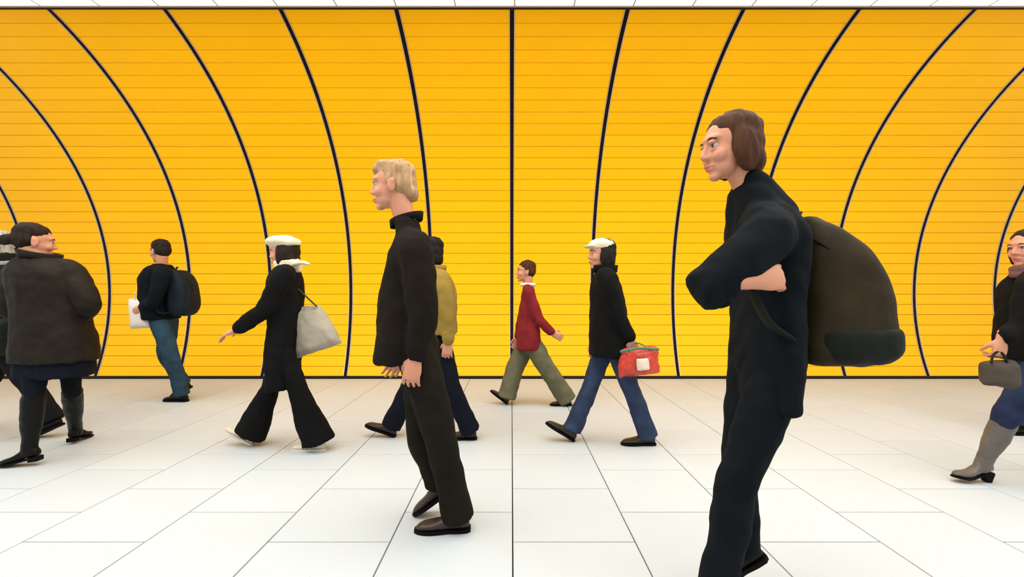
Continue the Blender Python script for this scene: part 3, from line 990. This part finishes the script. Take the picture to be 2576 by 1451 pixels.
soft('printed_patch', [slab([pix(1600, 902, zb - .076), pix(1632, 900, zb - .076), pix(1636, 930, zb - .076), pix(1602, 934, zb - .076)], .012, .006)], M['white_plastic'], r, base, voxel=.006, smooth=2)
for q in (-.04, .04):
    hard('handle', [tube([pix(1582, 884, zb + q), pix(1586, 868, zb + q * .6), pix(1600, 862, zb + q * .2), pix(1618, 868, zb + q * .6), pix(1632, 880, zb + q)], [.005] * 5, seg=6)], M['green_plastic'], r, base)

# 10 -- right edge, tall boots
z10 = 2.75
f = person('person in black jacket, blue jeans and grey high-heeled boots at right edge', z10,
           head=(2584, 624), face=(-1, -.1, -.08), hair='bob', hairmat='dark_hair', neck=(2600, 674), hips=(2606, 884), head_s=.96,
           arms=[dict(sh=(2602, 728, -.18), el=(2576, 826, -.21), wr=(2520, 850, -.2), d=(-.15, 0, -1), n=(0, 1, 0), w=(-1, 0, 0), curl=1.0, bare=.25, r=(.08, .07, .06, .055)),
                 dict(sh=(2606, 728, .18), el=(2604, 826, .2), wr=(2560, 890, .18), d=(-.6, 0, -.8), n=(0, -1, 0), w=(-1, 0, 0))],
           legs=[dict(knee=(2538, 1040, -.07), hip_dy=-.08, foot=(2490, .0, .0, 8, W)),
                 dict(knee=(2640, 1050, .08), hip_dy=.08, foot=(2730, .08, .05, -16, W))],
           torso=[(906, 2546, 2658, .17), (830, 2546, 2662, .17), (760, 2550, 2660, .18), (716, 2560, 2650, .185), (692, 2574, 2636, .14), (672, 2586, 2622, .075)],
           top_name='jacket', top_mat='black_wool', trouser_mat='deep_blue_jeans', trouser_r=[.10, .085, .07, .058], legwear='jeans', shoe_kind='heel', shoe_mat='grey_leather', shoe_len=.235, shaft=.80, seed=10.2, vox=.011)
scarf(f, pix(2598, 682, z10), .082, .026, M['purple_grey_scarf'])
zb = z10 - .2
base = pix(2516, 966, zb)
r = bag_root('handbag', 'taupe canvas handbag hanging from the hand of the person in grey boots', 'bag', base)
soft('bag_body', [slab([pix(2476, 908, zb), pix(2548, 904, zb), pix(2556, 980, zb), pix(2474, 968, zb)], .10, .02)], M['taupe_canvas'], r, base, voxel=.010, fold=.008)
for q in (-.035, .035):
    hard('handle', [tube([pix(2494, 912, zb + q), pix(2498, 894, zb + q * .6), pix(2512, 884, zb + q * .2), pix(2526, 894, zb + q * .6), pix(2532, 910, zb + q)], [.006] * 5, seg=8)], M['black_leather'], r, base)

# 11 -- right edge, behind
z11 = 3.69
f = person('person in blue jeans and dark shoes mostly hidden beyond the right edge, behind grey boots', z11,
           head=(2650, 608), face=(-1, .1, 0), hair='short', hairmat='brown_hair', neck=(2660, 655), hips=(2655, 828),
           arms=[dict(sh=(2662, 700, -.19), el=(2670, 780, -.21), wr=(2660, 850, -.19), d=(-.2, 0, -1), n=(0, 1, 0), w=(-1, 0, 0)),
                 dict(sh=(2660, 700, .19), el=(2650, 780, .21), wr=(2632, 848, .19), d=(-.3, 0, -1), n=(0, -1, 0), w=(-1, 0, 0))],
           legs=[dict(knee=(2602, 962, -.07), hip_dy=-.085, foot=(2612, .0, 0, 0, W)),
                 dict(knee=(2670, 965, .08), hip_dy=.085, foot=(2738, .08, .08, -22, W))],
           torso=[(850, 2618, 2694, .17), (780, 2616, 2698, .175), (722, 2622, 2694, .19), (688, 2634, 2684, .15), (664, 2648, 2674, .08)],
           top_name='jacket', top_mat='charcoal_cloth', trouser_mat='blue_jeans', trouser_r=[.10, .09, .078, .076, .085], shoe_mat='black_leather', shoe_len=.28, seed=11.3, vox=.015)

# 9 -- large foreground backpacker
z9 = 1.61
hood = lambda f, Q: [tube([Q((1888, 462)), Q((1915, 500)), Q((1948, 550))], [(.05, .08), (.062, .10), (.06, .11)])]
f = person('brown-haired person in black coat with raised forearm striding close to the camera under big backpack', z9,
           head=(1836, 372), face=(-1, -.05, -.12), hair='bob', hairmat='brown_hair', neck=(1900, 505), hips=(1930, 905), body_vox=.005, head_up=(-.25, 0, 1),
           arms=[dict(sh=(1930, 600, -.19), el=(1778, 724, -.22), wr=(1888, 704, -.255), d=(.95, .12, .1), n=(0, 1, -.2), w=(0, 0, 1), curl=.65, bare=.60, r=(.082, .07, .062, .056)),
                 dict(sh=(1930, 600, .19), el=(1800, 730, .22), wr=(1915, 700, .2), d=(.95, -.15, .05), n=(0, -1, 0), w=(0, 0, 1), curl=1.0, bare=.3, r=(.08, .068, .06, .055))],
           legs=[dict(knee=(1862, 1196, -.08), hip_dy=-.09, foot=(1842, -.05, 0, 0, W)),
                 dict(knee=(1862, 1190, .09), hip_dy=.09, foot=(1925, .12, .14, -28, W))],
           torso=[(1016, 1868, 1964, .165), (900, 1866, 1978, .175), (780, 1868, 1980, .18), (680, 1864, 1984, .19), (606, 1856, 1984, .2), (552, 1850, 1968, .17), (512, 1848, 1944, .12), (478, 1846, 1926, .092)],
           top_name='coat', top_mat='black_navy', trouser_mat='black_navy', trouser_r=[.10, .082, .068, .066, .07], shoe_mat='black_leather', shoe_len=.265, seed=9.6, vox=.010, extra_top=hood)
backpack('backpack', 'large dark olive backpack on the back of the nearest person at right', z9,
         [(908, 1985, 2180, .12), (880, 1984, 2198, .155), (790, 1984, 2200, .165), (700, 1984, 2178, .16), (630, 1984, 2132, .145), (580, 1984, 2075, .12), (552, 1985, 2030, .08)],
         [(905, 2010, 2186, .145), (880, 1995, 2206, .172), (830, 1992, 2208, .176), (812, 2010, 2196, .15)],
         'olive_nylon', 'dark_green_nylon',
         [[(1990, 590, -.09), (1950, 548, -.12), (1895, 585, -.165), (1884, 690, -.19), (1925, 800, -.2), (1985, 850, -.175)],
          [(1990, 590, .09), (1950, 548, .12), (1895, 585, .165), (1884, 690, .19), (1925, 800, .185), (1985, 850, .16)]],
         [(2020, 585, -.11), (2100, 640, -.14), (2160, 720, -.15), (2178, 790, -.155)], [(1990, 560, -.03), (2010, 535, 0), (1995, 560, .03)], 2.4, vox=.010)
